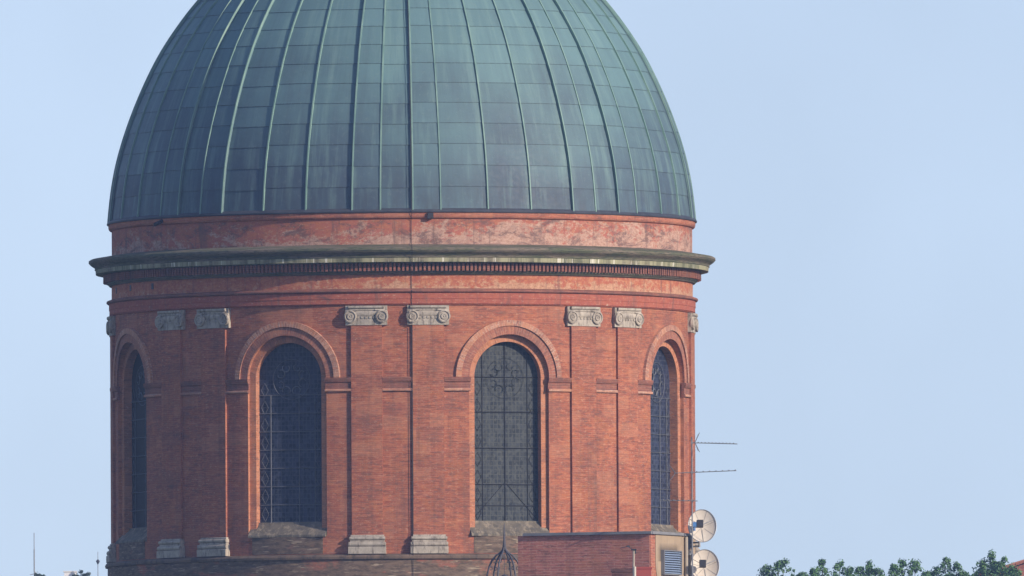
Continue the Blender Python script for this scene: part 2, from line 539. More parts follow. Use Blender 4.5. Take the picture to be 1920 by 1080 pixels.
# brick wall, pierced by eight arched openings
wb = MB()
for k in range(8):
    am = OFF + BAY / 2 + k * BAY - math.pi
    ac = am + (TWEAK if k == 2 else 0)
    edge = math.asin(WO / RW)
    def cpt(a, z):
        return (RW * math.sin(a), -RW * math.cos(a), z)
    def panel(a0, a1, n):
        for i in range(n):
            p, q = a0 + (a1 - a0) * i / n, a0 + (a1 - a0) * (i + 1) / n
            wb.add([cpt(p, Z0), cpt(q, Z0), cpt(q, ZT), cpt(p, ZT)], [(0, 1, 2, 3)], [(p * 10, Z0), (q * 10, Z0), (q * 10, ZT), (p * 10, ZT)])
    panel(am - BAY / 2, ac - edge, 14)
    panel(ac + edge, am + BAY / 2, 14)
    ss = opening_s(WO)
    for i in range(NA):
        p, q = ac + math.asin(ss[i] / RW), ac + math.asin(ss[i + 1] / RW)
        zp, zq = arch_z(ss[i], WO), arch_z(ss[i + 1], WO)
        wb.add([cpt(p, Z0), cpt(q, Z0), cpt(q, SILL_O), cpt(p, SILL_O)], [(0, 1, 2, 3)], [(p * 10, Z0), (q * 10, Z0), (q * 10, SILL_O), (p * 10, SILL_O)])
        wb.add([cpt(p, zp), cpt(q, zq), cpt(q, ZT), cpt(p, ZT)], [(0, 1, 2, 3)], [(p * 10, zp), (q * 10, zq), (q * 10, ZT), (p * 10, ZT)])
wb.build('wall', M['brick'], ROT, 40)

# window surround (stepped jambs), built facing -y and turned into place
def outline(wdt, zb):
    pts = [(-wdt, zb), (-wdt, (zb + SPR) / 2)]
    pts += [(-wdt * math.cos(math.pi * i / NA), SPR + wdt * math.sin(math.pi * i / NA)) for i in range(NA + 1)]
    pts += [(wdt, (zb + SPR) / 2), (wdt, zb)]
    return pts
def strip(mb, A, B, ua=0.0):
    acc = 0.0
    for i in range(len(A) - 1):
        a, b, c, d = A[i], A[i + 1], B[i + 1], B[i]
        L = (Vector(b) - Vector(a)).length
        W = (Vector(d) - Vector(a)).length
        mb.add([a, b, c, d], [(0, 1, 2, 3)], [(ua, acc), (ua, acc + L), (ua + W, acc + L), (ua + W, acc)])
        acc += L
def surround():
    mb = MB()
    oo, ii = outline(WO, SILL_O - 0.02), outline(WI, SILL_O - 0.02)
    face = [(s, -math.sqrt(RW * RW - s * s), z) for s, z in oo]
    band_o = [(s, -PB, z) for s, z in oo]
    band_i = [(s, -PB, z) for s, z in ii]
    deep = [(s, -(PG - 0.05), z) for s, z in ii]
    strip(mb, face, band_o)
    strip(mb, band_o, band_i, 0.3)
    strip(mb, band_i, deep, 0.6)
    return mb
def ring_band(r0, r1, out, nb=NA):
    """archivolt moulding lying on the curved wall between arch radii r0 and r1"""
    mb = MB()
    def P(rr, i, o):
        a = math.pi * i / nb
        s, z = -rr * math.cos(a), SPR + rr * math.sin(a)
        return (s, -(math.sqrt(RW * RW - s * s) + o), z)
    rows = [[P(r0, i, -0.03) for i in range(nb + 1)], [P(r0, i, out) for i in range(nb + 1)],
            [P(r1, i, out) for i in range(nb + 1)], [P(r1, i, -0.03) for i in range(nb + 1)]]
    for a, b, ua in ((0, 1, 0.0), (1, 2, 0.1), (2, 3, 0.5)):
        strip(mb, rows[b], rows[a], ua)
    for i, fl in ((0, 1), (nb, 0)):
        vs = [rows[q][i] for q in range(4)]
        mb.add(vs, [(0, 1, 2, 3)] if fl else [(3, 2, 1, 0)])
    return mb
def fix_normals(o):
    import bmesh
    bm = bmesh.new()
    bm.from_mesh(o.data)
    bmesh.ops.recalc_face_normals(bm, faces=bm.faces)
    bm.to_mesh(o.data)
    bm.free()
    return o

def glass_pane(mat):
    mb = MB()
    pts = outline(WI + 0.02, SILL_I - 0.1)
    mb.add([(s, -PG, z) for s, z in pts], [tuple(range(len(pts)))[::-1]], [(s, z) for s, z in pts])
    return mb
def bars(fine):
    mb = MB()
    y = -PG - 0.03
    r = 0.014 if fine else 0.014
    top = SPR + 0.1
    if fine:
        zs = [SILL_I + 0.62 * k for k in range(1, 8)]
        xs = [-0.77, 0.27, 0.86]
    else:
        zs = [SILL_I + v for v in (0.55, 1.27, 2.50, 3.72, 4.90)]
        xs = [0.0]
    for z in zs:
        h = WI if z < SPR else math.sqrt(max(0.01, WI * WI - (z - SPR) ** 2))
        mb.tube([(-h, y, z), (h, y, z)], r, 4)
    for x in xs:
        ztop = arch_z(x, WI) if not fine else SILL_I + 0.62 * 7
        mb.tube([(x, y, SILL_I - 0.05), (x, y, ztop)], r, 4)
    if not fine:
        for sx in (-1, 1):
            mb.tube([(sx * WI, y + 0.01, SILL_I + 0.05), (sx * 0.05, y + 0.01, SILL_I + 1.3)], 0.009, 4)
            mb.tube([(sx * 0.82, y + 0.01, SILL_I), (sx * 0.82, y + 0.01, SPR + 0.8)], 0.011, 4)
    # edging pattern of small lozenges in the border strips
    for sx in (-1, 1):
        for k in range(9):
            zc = SILL_I + 0.31 + 0.62 * k * 0.97
            if zc > SPR - 0.2:
                break
            c = sx * 1.0
            pts = [(c, y + 0.012, zc - 0.24), (c + 0.13, y + 0.012, zc), (c, y + 0.012, zc + 0.24), (c - 0.13, y + 0.012, zc), (c, y + 0.012, zc - 0.24)]
            mb.tube(pts, 0.007, 4)
    return mb
def rosette(sc=1.0):
    mb = MB()
    y, zc, rr = -PG - 0.035, SPR - 0.02, 0.68
    rn = random.Random(3)
    mb.tube([(rr * math.cos(a), y, zc + rr * math.sin(a)) for a in [2 * math.pi * i / 40 for i in range(41)]], 0.010 * sc, 4, False)
    for k in range(8):
        a = 2 * math.pi * (k + 0.5) / 8 + rn.uniform(-0.08, 0.08)
        cx, cz = 0.45 * math.cos(a), 0.45 * math.sin(a)
        q0, span, turn = rn.uniform(0.12, 0.17), rn.uniform(1.7, 2.3), rn.uniform(-0.5, 0.5)
        pts = []
        for i in range(17):       # an open C, curling in at its ends
            t = -span + 2 * span * i / 16
            q = q0 * (1.0 - 0.25 * (abs(t) / span) ** 3)
            ang = a + t + turn + (math.pi if k % 2 else math.pi * 0.85)
            pts.append((cx + q * math.cos(ang), y, zc + cz + q * math.sin(ang)))
        mb.tube(pts, (0.016 + 0.008 * rn.random()) * sc, 4)
    return mb
def sill_mb():
    mb = MB()
    wd = WI + 0.215
    face = -(RW + 0.012)
    zi = SILL_I + 0.03
    prof = [(-(PG - 0.02), zi), (-PG - 0.10, zi), (-PG - 0.12, zi - 0.07), (face, SILL_O + 0.02), (face, SILL_O - 0.05), (-(RW - 0.4), SILL_O - 0.05)]
    N = 8
    for i in range(N):
        s0, s1 = -wd + 2 * wd * i / N, -wd + 2 * wd * (i + 1) / N
        for j in range(len(prof) - 1):
            (y0, z0), (y1, z1) = prof[j], prof[j + 1]
            mb.add([(s0, y0, z0), (s0, y1, z1), (s1, y1, z1), (s1, y0, z0)], [(0, 1, 2, 3)])
    for sx, fl in ((-wd, 0), (wd, 1)):
        f = tuple(range(len(prof)))
        mb.add([(sx, y, z) for y, z in prof], [f if fl else f[::-1]])
    return mb

proto_s = surround().build('window_surround', M['jamb'], ROT, 30)
fix_normals(proto_s)
# the reveals must face into the opening
av = ring_band(WO, 1.74, 0.045).build('archivolt', M['arch'], proto_s, 30)
fix_normals(av)
hood = ring_band(1.74, 1.93, 0.10).build('hood_mould', M['arch_pale'], proto_s, 30)
fix_normals(hood)
def make_window(mat, fine):
    wnd = glass_pane(mat).build('window', mat, ROT, 0)
    bars(fine).build('glazing_bars', M['bar'] if fine else M['darkbar'], wnd, 0)
    rosette(1.0 if fine else 0.6).build('rosette', M['bar'] if fine else M['glass_grey'], wnd, 0)
    fix_normals(sill_mb().build('sill', M['sill'], wnd, 30))
    ap = MB()
    ap.lathe_solid([(9.86, 26.62), (RW + 0.012, 26.62), (RW + 0.012, SILL_O - 0.055), (9.86, SILL_O - 0.055)], -0.132, 0.132, 8)
    ap.build('apron', M['apron'], wnd, 30)
    return wnd
win_fine = make_window(M['glass'], True)
win_grey = make_window(M['glass_grey'], False)
win_black = make_window(M['glass_shaded'], True)
angs = [OFF + BAY / 2 + k * BAY + (TWEAK if k == 6 else 0) for k in range(8)]
for k, a in enumerate(angs):
    s_ = proto_s if k == 0 else dup_tree(proto_s)
    s_.rotation_euler.z = a
win_grey.rotation_euler.z = angs[0]
win_grey['label'] = 'window of dull grey glass crossed by dark iron bars'
win_fine.rotation_euler.z = angs[1]
for k, a in enumerate(angs):
    if k == 6:
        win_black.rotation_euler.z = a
        win_black['label'] = 'window on the shaded side, its shade put into near-black glass'
    elif k > 1:
        dup_tree(win_fine).rotation_euler.z = a

# pilasters in pairs
def pil_base(parent):
    mb = MB()
    def slab(h, r, z0, z1, bev=0.02):
        a = h / 10.0
        mb.lathe_solid([(9.85, z0), (r, z0), (r, z1 - bev), (r - bev, z1), (9.85, z1)], -a, a, 6)
    def torus(h, r, z0, z1):
        a, m, q = h / 10.0, (z0 + z1) / 2, (z1 - z0) / 2
        pr = [(9.85, z0)] + [(r - q + q * math.cos(t), m + q * math.sin(t)) for t in [-math.pi / 2 + math.pi * i / 8 for i in range(9)]] + [(9.85, z1)]
        mb.lathe_solid(pr, -a, a, 6)
    slab(0.63, 10.17, 26.60, 26.84)
    torus(0.625, 10.16, 26.842, 27.00)
    slab(0.58, 10.08, 27.002, 27.06)
    torus(0.60, 10.12, 27.062, 27.18)
    slab(0.565, 10.05, 27.182, 27.24)
    return mb.build('base', M['capital'], parent, 30)
def pil_capital(parent):
    mb = MB()
    def slab(h, r, z0, z1, bev=0.0):
        a = h / 10.0
        mb.lathe_solid([(9.85, z0), (r - bev, z0), (r, z0 + bev), (r, z1), (9.85, z1)], -a, a, 6)
    slab(0.71, 10.035, 34.34, 34.998)                  # plain block let into the brick
    slab(0.60, 10.115, 34.90, 34.995, 0.03)             # abacus
    slab(0.56, 10.06, 34.84, 34.898)
    # cushion with a sagging lower edge between the volutes
    a = 0.50 / 10
    pr = [(9.85, 34.62)] + [(10.01 + 0.06 * math.sin(t), 34.73 - 0.105 * math.cos(t)) for t in [math.pi * i / 8 for i in range(9)]] + [(9.85, 34.84)]
    mb.lathe_solid(pr, -a, a, 8)
    for k in range(5):                                 # egg shapes under the cushion
        x = -0.28 + 0.14 * k
        mb.box((x, -10.02, 34.60), (0.075, 0.08, 0.07))
    for sx in (-1, 1):
        c = Vector((sx * 0.535, -10.0, 34.63))
        N = 24
        vs, fs = [], []
        prof = [(0.215, 0.0), (0.215, 0.095), (0.175, 0.11), (0.155, 0.075), (0.115, 0.075), (0.10, 0.11), (0.055, 0.11), (0.045, 0.09), (0.0, 0.12)]
        for r, d in prof:
            for i in range(N):
                t = 2 * math.pi * i / N
                vs.append(c + Vector((r * math.cos(t), -d, r * math.sin(t))))
        for j in range(len(prof) - 1):
            for i in range(N):
                fs.append((j * N + i, j * N + (i + 1) % N, (j + 1) * N + (i + 1) % N, (j + 1) * N + i))
        mb.add(vs, fs)
        # scroll running back up to the abacus
        mb.tube([(sx * 0.72, -10.01, 34.66), (sx * 0.70, -10.03, 34.80), (sx * 0.58, -10.05, 34.845), (sx * 0.3, -10.06, 34.85)], 0.03, 6)
    return fix_normals(mb.build('capital', M['capital'], parent, 30))
pm = MB()
hw = 0.53 / 10
pm.lathe_solid([(9.85, 27.20), (10.005, 27.20), (10.005, 34.40), (9.85, 34.40)], -hw, hw, 8)
pil = pm.build('pilaster', M['brick'], ROT, 30)
pil_base(pil)
pil_capital(pil)
n = 0
for k in range(8):
    for d in (-6, 6):
        o = pil if n == 0 else dup_tree(pil)
        o.rotation_euler.z = OFF + k * BAY + R_(d)
        n += 1

# impost mouldings: between a window opening and the pilaster, and between the two pilasters of a pair
im = MB()
iprof = [(9.86, 32.10), (RW + 0.035, 32.10), (RW + 0.055, 32.13), (RW + 0.055, 32.19), (RW + 0.025, 32.20), (RW + 0.025, 32.40), (RW + 0.06, 32.42), (RW + 0.10, 32.50), (RW + 0.10, 32.575), (9.86, 32.578)]
im_o = None
e = math.asin(WO / RW)
for k in range(8):
    c = OFF + k * BAY
    tw = TWEAK if k == 6 else 0.0
    secs = [(c - R_(6) + hw + 0.0005, c + R_(6) - hw - 0.0005),
            (c + R_(6) + hw + 0.0005, c + BAY / 2 + tw - e + 0.004), (c + BAY / 2 + tw + e - 0.004, c + BAY - R_(6) - hw - 0.0005)]
    for a0, a1 in secs:
        m_ = MB()
        m_.lathe_solid(iprof, a0, a1, 6)
        io = m_.build('impost_moulding', M['impost'], ROT, 30)
        m_ = MB()
        m_.lathe_solid([(9.86, 32.11), (RW + 0.075, 32.11), (RW + 0.085, 32.15), (RW + 0.07, 32.192), (9.86, 32.194)], a0 + 0.0003, a1 - 0.0003, 6)
        m_.build('fillet', M['arch_pale'], io, 30)

# architrave, frieze, cornice, attic
m_ = MB()
m_.lathe([(9.86, 35.025), (9.98, 35.025), (9.98, 35.055), (10.02, 35.058), (10.02, 35.22), (10.035, 35.224), (10.035, 35.42), (10.05, 35.43)])
m_.build('architrave', M['arch_band'], ROT)
m_ = MB()
m_.lathe([(10.0, 35.43), (10.09, 35.445)] + [(10.085 + 0.035 * math.sin(t), 35.495 - 0.045 * math.cos(t)) for t in [math.pi * i / 8 for i in range(1, 9)]] + [(10.03, 35.56), (9.95, 35.575)])
m_.build('astragal', M['impost'], ROT)
m_ = MB()
m_.lathe([(9.94, 35.56), (9.94, 36.10)])
m_.build('frieze', M['frieze'], ROT)
m_ = MB()
cy = [(10.50 + 0.20 * (0.5 - 0.5 * math.cos(math.pi * t)) + 0.0, 36.64 + 0.20 * t) for t in [i / 8 for i in range(9)]]
m_.lathe([(9.90, 36.045), (10.02, 36.05), (10.06, 36.10), (10.10, 36.12), (10.10, 36.40), (10.22, 36.43), (10.24, 36.462), (10.44, 36.464), (10.44, 36.455), (10.48, 36.455), (10.49, 36.60), (10.52, 36.615), (10.52, 36.635)] + cy + [(10.72, 36.845), (10.72, 36.915), (10.66, 36.95), (10.3, 37.01), (9.9, 37.075)])
m_.build('cornice', M['cornice'], ROT)
dm = MB()
ND = 440
for i in range(ND):
    a0 = 2 * math.pi * i / ND
    wd = 2 * math.pi / ND * random.uniform(0.50, 0.62)
    h = 36.165 + random.uniform(-0.01, 0.01)
    dm.lathe_solid([(10.08, h), (10.225 + random.uniform(-0.015, 0.01), h), (10.225, 36.425), (10.08, 36.425)], a0, a0 + wd, 1)
dm.build('dentil_course', M['impost'], ROT, 0)
m_ = MB()
m_.lathe([(9.93, 37.05), (9.93, 37.96)])
m_.build('attic_band', M['attic'], ROT)
m_ = MB()
m_.lathe([(9.93, 37.93), (9.955, 37.94)] + [(9.955 + 0.085 * math.sin(t), 38.05 - 0.11 * math.cos(t)) for t in [math.pi / 2 * i / 6 for i in range(1, 7)]] + [(10.045, 38.14), (9.95, 38.145)])
m_.build('ring_moulding', M['ring'], ROT)
m_ = MB()
m_.lathe([(9.9, 38.148), (10.09, 38.15), (10.10, 38.19), (10.06, 38.25), (9.96, 38.30)])
m_.build('flashing', M['lead'], ROT)
# plinth, carried down to the ground
m_ = MB()
m_.lathe([(10.12, 0.0), (10.12, 26.40), (10.16, 26.42)] )
m_.build('plinth', M['plinth'], ROT)
m_ = MB()
m_.lathe([(10.10, 26.41), (10.20, 26.425), (10.21, 26.50), (10.17, 26.56), (9.88, 26.605)])
m_.build('plinth_ledge', stone_mat('ledge_stone', (0.12, 0.088, 0.066), (0.18, 0.125, 0.09), (0.06, 0.05, 0.042), 1.5), ROT)

# drain spout; solid black blocks paint the dark inside drain notch and putlog holes
def spout(a, z, w_, h_):
    mb = MB()
    mb.box((0, -10.02, z), (w_, 0.20, h_))
    o = mb.build('drain_spout', M['black'], ROT, 0)
    o.rotation_euler.z = a
spout(math.asin((807 - 754) / 552), 38.03, 0.20, 0.20)
mb = MB()
mb.tube([(0, -9.9, 38.12), (0.0, -10.35, 37.93)], 0.07, 8)
o = mb.build('drain_spout', M['black'], ROT, 30)
o.rotation_euler.z = math.asin((306 - 754) / 552)
for px, pz in ((216, 35.85), (244, 35.87), (286, 35.87)):
    mb = MB()
    mb.box((0, -9.93, pz), (0.14, 0.05, 0.2))
    o = mb.build('putlog_hole', M['black'], ROT, 0)
    o.rotation_euler.z = math.asin((px - 754) / 548)

# the dome: copper sheets lapped course over course
KN = [(9.97, 38.22), (9.88, 39.15), (9.72, 40.08), (9.45, 41.05), (9.02, 42.25), (8.33, 43.74), (7.72, 44.68), (7.03, 45.62), (6.2, 46.48), (5.0, 47.5), (3.5, 48.4), (2.0, 48.98), (0.9, 49.22), (0.02, 49.3)]
def smooth_curve(pts, sub=24):
    out = []
    for i in range(len(pts) - 1):
        p0, p1, p2, p3 = [Vector(pts[min(max(j, 0), len(pts) - 1)]) for j in (i - 1, i, i + 1, i + 2)]
        for t in [q / sub for q in range(sub)]:
            out.append(0.5 * ((2 * p1) + (p2 - p0) * t + (2 * p0 - 5 * p1 + 4 * p2 - p3) * t * t + (3 * p1 - p0 - 3 * p2 + p3) * t ** 3))
    out.append(Vector(pts[-1]))
    return out
# relax the measured knots so that the curvature runs evenly
CUR = smooth_curve(KN)
for _ in range(260):
    CUR = [CUR[0]] + [(CUR[i - 1] + CUR[i] * 2 + CUR[i + 1]) / 4 for i in range(1, len(CUR) - 1)] + [CUR[-1]]
ARC = [0.0]
for i in range(1, len(CUR)):
    ARC.append(ARC[-1] + (CUR[i] - CUR[i - 1]).length)
def dome_at(sv, off=0.0):
    sv = min(max(sv, 0.0), ARC[-1] - 1e-4)
    import bisect
    i = min(bisect.bisect_right(ARC, sv) - 1, len(CUR) - 2)
    t = (sv - ARC[i]) / (ARC[i + 1] - ARC[i])
    p = CUR[i].lerp(CUR[i + 1], t)
    a, b = max(i - 6, 0), min(i + 7, len(CUR) - 1)
    d = (CUR[b] - CUR[a]).normalized()
    return max(p[0] + d[1] * off, 0.01), p[1] - d[0] * off
COURSE = 0.745
NROW = int(ARC[-1] / COURSE)
def sheets(mb, a0, a1, lift, jit):
    n = max(2, int(round(math.degrees(a1 - a0) / 1.5)))
    for row in range(NROW + 1):
        s0 = row * COURSE + (jit if row else 0) + 0.04
        s1 = (row + 1) * COURSE + jit + 0.04
        if row == 0:
            s0 = 0.0
        if row == NROW:
            s1 = ARC[-1]
        if s0 >= ARC[-1] - 0.1:
            continue
        val = random.random()
        subs = 4
        vs, uvs, fs = [], [], []
        for i in range(n + 1):
            a = a0 + (a1 - a0) * i / n
            r, z = dome_at(s0, lift - 0.004)
            vs.append((r * math.sin(a), -r * math.cos(a), z))
            uvs.append((a * 10, row + 0.0))
            for q in range(subs + 1):
                f = q / subs
                r, z = dome_at(s0 + (s1 - s0) * f, lift + 0.016 * (1 - f))
                vs.append((r * math.sin(a), -r * math.cos(a), z))
                uvs.append((a * 10, row + 0.001 + 0.998 * f))
        k = subs + 2
        for i in range(n):
            for j in range(k - 1):
                p = i * k + j
                fs.append((p, p + k, p + k + 1, p + 1))
        mb.add(vs, fs, uvs, val)
dome_mb = MB()
rib_list = []
for k in range(8):
    c = OFF + k * BAY
    for d0, d1 in ((-3, 3), (8.7, 18), (18, 27), (27, 36.2)):
        sheets(dome_mb, c + R_(d0), c + R_(d1), 0.0, random.uniform(-0.04, 0.04))
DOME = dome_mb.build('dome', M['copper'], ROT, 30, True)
for k in range(8):
    c = OFF + k * BAY
    for d0, d1 in ((-8.8, -3), (3, 8.7)):
        mb = MB()
        sheets(mb, c + R_(d0), c + R_(d1), 0.075, random.uniform(-0.04, 0.04))
        for a, fl in ((c + R_(d0), 0), (c + R_(d1), 1)):
            N = 60
            lo = [dome_at(ARC[-1] * i / N, -0.01) for i in range(N + 1)]
            hi = [dome_at(ARC[-1] * i / N, 0.09) for i in range(N + 1)]
            vs = [(r * math.sin(a), -r * math.cos(a), z) for r, z in lo + hi]
            fs = [(i, i + 1, N + 2 + i, N + 1 + i) if fl else (i, N + 1 + i, N + 2 + i, i + 1) for i in range(N)]
            mb.add(vs, fs, [(a * 10, 0.5)] * len(vs), 0.7)
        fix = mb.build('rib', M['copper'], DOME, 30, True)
# raised standing seams along the sheet edges
def seam(wd, ht):
    mb = MB()
    N = 64
    prof = []
    L = ARC[-1] - 0.4
    for sx, hh in ((-wd, -0.01), (-wd * 0.8, ht), (wd * 0.8, ht), (wd, -0.01)):
        prof.append([(sx, -dome_at(L * i / N, hh)[0], dome_at(L * i / N, hh)[1]) for i in range(N + 1)])
    for q in range(3):
        strip(mb, prof[q + 1], prof[q])
    return mb.build('standing_seam', M['seam'], DOME, 30)
sm = seam(0.027, 0.065)
fix_normals(sm)
n = 0
for k in range(8):
    for d in (18, 27):
        o = sm if n == 0 else dup_tree(sm)
        o.rotation_euler.z = OFF + k * BAY + R_(d)
        n += 1
# slim edge seams on the ribs
ed = MB()
N = 64
for sx in (-1,):
    prof = []
    for x, hh in ((-0.028, 0.05), (-0.02, 0.115), (0.02, 0.115), (0.028, 0.05)):
        prof.append([(x, -dome_at((ARC[-1] - 0.4) * i / N, hh)[0], dome_at((ARC[-1] - 0.4) * i / N, hh)[1]) for i in range(N + 1)])
    for q in range(3):
        strip(ed, prof[q + 1], prof[q])
edo = fix_normals(ed.build('standing_seam', M['seam'], DOME, 30))
n = 0
for k in range(8):
    for d in (-8.65, -3.15, 3.15, 8.55):
        o = edo if n == 0 else dup_tree(edo)
        o.rotation_euler.z = OFF + k * BAY + R_(d)
        n += 1

# lightning conductor running down from the dome
lc = MB()
pts = [dome_at(ARC[-1] * 0.8 * (1 - i / 40), 0.14) for i in range(41)]
pts += [(10.12, 38.2), (10.07, 38.05), (9.96, 37.9), (9.96, 37.12), (10.35, 37.03), (10.75, 36.92), (10.75, 36.84), (10.54, 36.62), (10.52, 36.45), (10.26, 36.4), (10.24, 36.16), (9.97, 36.08), (9.965, 35.58), (10.14, 35.5), (10.06, 35.4), (10.04, 35.05), (10.22, 34.98), (10.22, 34.5), (10.03, 34.3), (10.02, 27.3), (10.2, 26.9), (10.2, 26.6), (10.15, 26.3), (10.15, 2.0)]
lc.tube([(0, -r, z) for r, z in pts], 0.010, 5)
o = lc.build('lightning_conductor', M['black'], ROT, 0)
o.rotation_euler.z = math.asin((771.5 - 754) / 548)

# ------------------------------------------------------------------ the block in front with its brick roof room
M['penthouse'] = brick_mat('roof_room_brick', (0.52, 0.20, 0.165), (0.43, 0.155, 0.13), (0.58, 0.31, 0.25), stain=0.25, bw=0.48, rh=0.083, ms=0.011, pale=0.45)
M['edge_brick'] = brick_mat('edge_brick', (0.40, 0.125, 0.08), (0.33, 0.10, 0.07), (0.40, 0.22, 0.16), bw=0.24, rh=0.083, ms=0.01)
M['roofing'] = flat_mat('roof_felt', (0.10, 0.10, 0.10), (0.15, 0.145, 0.14), 0.8, 0.9)
M['coping'] = flat_mat('zinc_coping', (0.16, 0.165, 0.18), (0.22, 0.225, 0.235), 1.5, 0.55)
M['louvre'] = flat_mat('blue_grey_louvre', (0.27, 0.36, 0.52), (0.31, 0.40, 0.55), 3.0, 0.4)
M['galv'] = flat_mat('galvanised_steel', (0.26, 0.265, 0.27), (0.36, 0.36, 0.36), 9.0, 0.45, 0.3)
M['cream'] = flat_mat('cream_paint', (0.48, 0.43, 0.36), (0.56, 0.51, 0.43), 3.0, 0.5)
M['pipe'] = flat_mat('pale_pipe', (0.33, 0.28, 0.22), (0.40, 0.35, 0.28), 4.0, 0.55)
M['blue'] = flat_mat('blue_plastic', (0.06, 0.17, 0.38), (0.08, 0.21, 0.44), 3.0, 0.4)
M['redpaint'] = flat_mat('faded_red_paint', (0.36, 0.07, 0.055), (0.30, 0.06, 0.05), 3.0, 0.6)
M['iron'] = flat_mat('wrought_iron', (0.045, 0.045, 0.065), (0.075, 0.072, 0.085), 6.0, 0.6)
M['maroon'] = brick_mat('chimney_brick', (0.085, 0.035, 0.042), (0.065, 0.03, 0.036), (0.09, 0.05, 0.05), bw=0.24, rh=0.083, pale=0.05)

BLK = thing('apartment_block', 'flat-roofed brick block whose brick roof room has a tan rendered side', 'building', (7, -78, 0))
def blk(mb, name, mat, parent=None, sm=0):
    o = mb.build(name, mat, parent or BLK, sm)
    if parent is None or parent is BLK:
        o.location = (-7, 78, 0)
    return o
mb = MB(); mb.box((7, -78, 11.25), (15, 24, 22.5)); blk(mb, 'wall', M['penthouse'])
mb = MB(); mb.box((7, -78, 22.56), (15.2, 24.2, 0.10)); blk(mb, 'roof', M['roofing'])
A = Vector((7.665, -80.0, 0))
e1, e2 = Vector((-0.9135, 0.4067, 0)), Vector((0.4067, 0.9135, 0))
n2 = Vector((0.9135, -0.4067, 0))
def pt(u, t, z, o=0.0):
    p = A + e1 * u + e2 * t + n2 * o
    return (p.x, p.y, z)
ZB, ZC = 22.6, 25.24
L1, L2 = 4.48, 3.55
mb = MB()
def wallq(p, q, z0, z1):
    L = (Vector(q) - Vector(p)).length
    mb.add([(p[0], p[1], z0), (q[0], q[1], z0), (q[0], q[1], z1), (p[0], p[1], z1)], [(0, 1, 2, 3)], [(0, z0), (L, z0), (L, z1), (0, z1)])
c0, c1, c2, c3 = pt(0, 0, 0), pt(L1, 0, 0), pt(L1, L2, 0), pt(0, L2, 0)
wallq(c1, c0, ZB, ZC); wallq(c2, c1, ZB, ZC); wallq(c3, c2, ZB, ZC)
blk(mb, 'roof_room', M['penthouse'])
mb = MB()
wallq(c0, c3, ZB, ZC)
blk(mb, 'edge_brickwork', M['edge_brick'])
# tan render on the sunny side, swept away from the brick edge at its foot
def render_mat():
    t = NT('tan_render')
    ps = t.pos()
    n = t.noise(ps, 1.6, 6, 0.7, 0.3)
    n2 = t.noise(t.scale(ps, (4, 4, 0.5)), 1.0, 5, 0.7)
    col = t.mix(t.ramp(n, 0.3, 0.7), (0.34, 0.26, 0.18), (0.41, 0.32, 0.225))
    col = t.mix(t.ramp(n2, 0.5, 0.75, 0, 0.6), col, (0.21, 0.17, 0.13))
    sx = t.sep(ps)
    dx = t.math('ABSOLUTE', t.math('SUBTRACT', sx[0], 8.27))
    soot = t.math('MULTIPLY', t.ramp(dx, 0.25, 0.36, 1, 0), t.math('MULTIPLY', t.ramp(sx[2], 25.0, 24.78, 0, 1), t.math('GREATER_THAN', sx[2], 24.4)))
    col = t.mix(t.math('MULTIPLY', soot, 0.75), col, (0.07, 0.06, 0.05))
    t.bump(n, 0.3, 0.01)
    return t.out(col, 0.9, 0.2)
mb = MB()
ol = [pt(0, L2 - 0.02, 23.3, 0.02), pt(0, L2 - 0.02, ZC - 0.002, 0.02), pt(0, 0.44, ZC - 0.002, 0.02), pt(0, 0.44, 24.35, 0.02)]
ol += [pt(0, 0.44 + 0.72 * (1 - math.cos(a)), 24.35 - 0.8 * math.sin(a), 0.02) for a in [math.pi / 2 * i / 8 for i in range(1, 9)]]
ol += [pt(0, 1.16, 23.3, 0.02)]
mb.add(ol, [tuple(range(len(ol)))])
back = [(p[0] - n2.x * 0.019, p[1] - n2.y * 0.019, p[2]) for p in ol]
k = len(ol)
mb.add(ol + back, [(i, k + i, k + (i + 1) % k, (i + 1) % k) for i in range(k)])
fix_normals(blk(mb, 'render_panel', render_mat()))
# zinc coping
mb = MB()
ov = 0.09
cs = [pt(-ov, -ov, 0), pt(L1 - 0.2, -ov, 0), pt(L1 - 0.2, L2 + ov, 0), pt(-ov, L2 + ov, 0)]
vs = [(x, y, z) for z in (ZC, ZC + 0.085) for x, y, _ in cs]
mb.add(vs, [(0, 1, 5, 4)[::-1], (1, 2, 6, 5)[::-1], (2, 3, 7, 6)[::-1], (3, 0, 4, 7)[::-1], (4, 5, 6, 7)[::-1], (0, 1, 2, 3)])
fix_normals(blk(mb, 'coping', M['coping']))
# louvred vent
mb = MB()
t0, t1, z0, z1 = 0.88, 2.20, 24.02, 24.73
def obox(mb, ta, tb, za, zb, oa, ob):
    vs = [pt(0, t, z, o) for o in (oa, ob) for z in (za, zb) for t in (ta, tb)]
    mb.add(vs, [(0, 1, 3, 2), (4, 5, 7, 6), (0, 1, 5, 4), (2, 3, 7, 6), (0, 2, 6, 4), (1, 3, 7, 5)])
obox(mb, t0, t1, z0, z1, 0.022, 0.035)
vent = fix_normals(blk(mb, 'louvre_vent', M['black']))
mb = MB()
for ta, tb, za, zb in ((t0 - 0.04, t0, z0 - 0.03, z1 + 0.03), (t1, t1 + 0.04, z0 - 0.03, z1 + 0.03), (t0, t1, z1, z1 + 0.03), (t0, t1, z0 - 0.03, z0)):
    obox(mb, ta, tb, za, zb, 0.021, 0.14)
fix_normals(mb.build('frame', M['coping'], vent, 0))
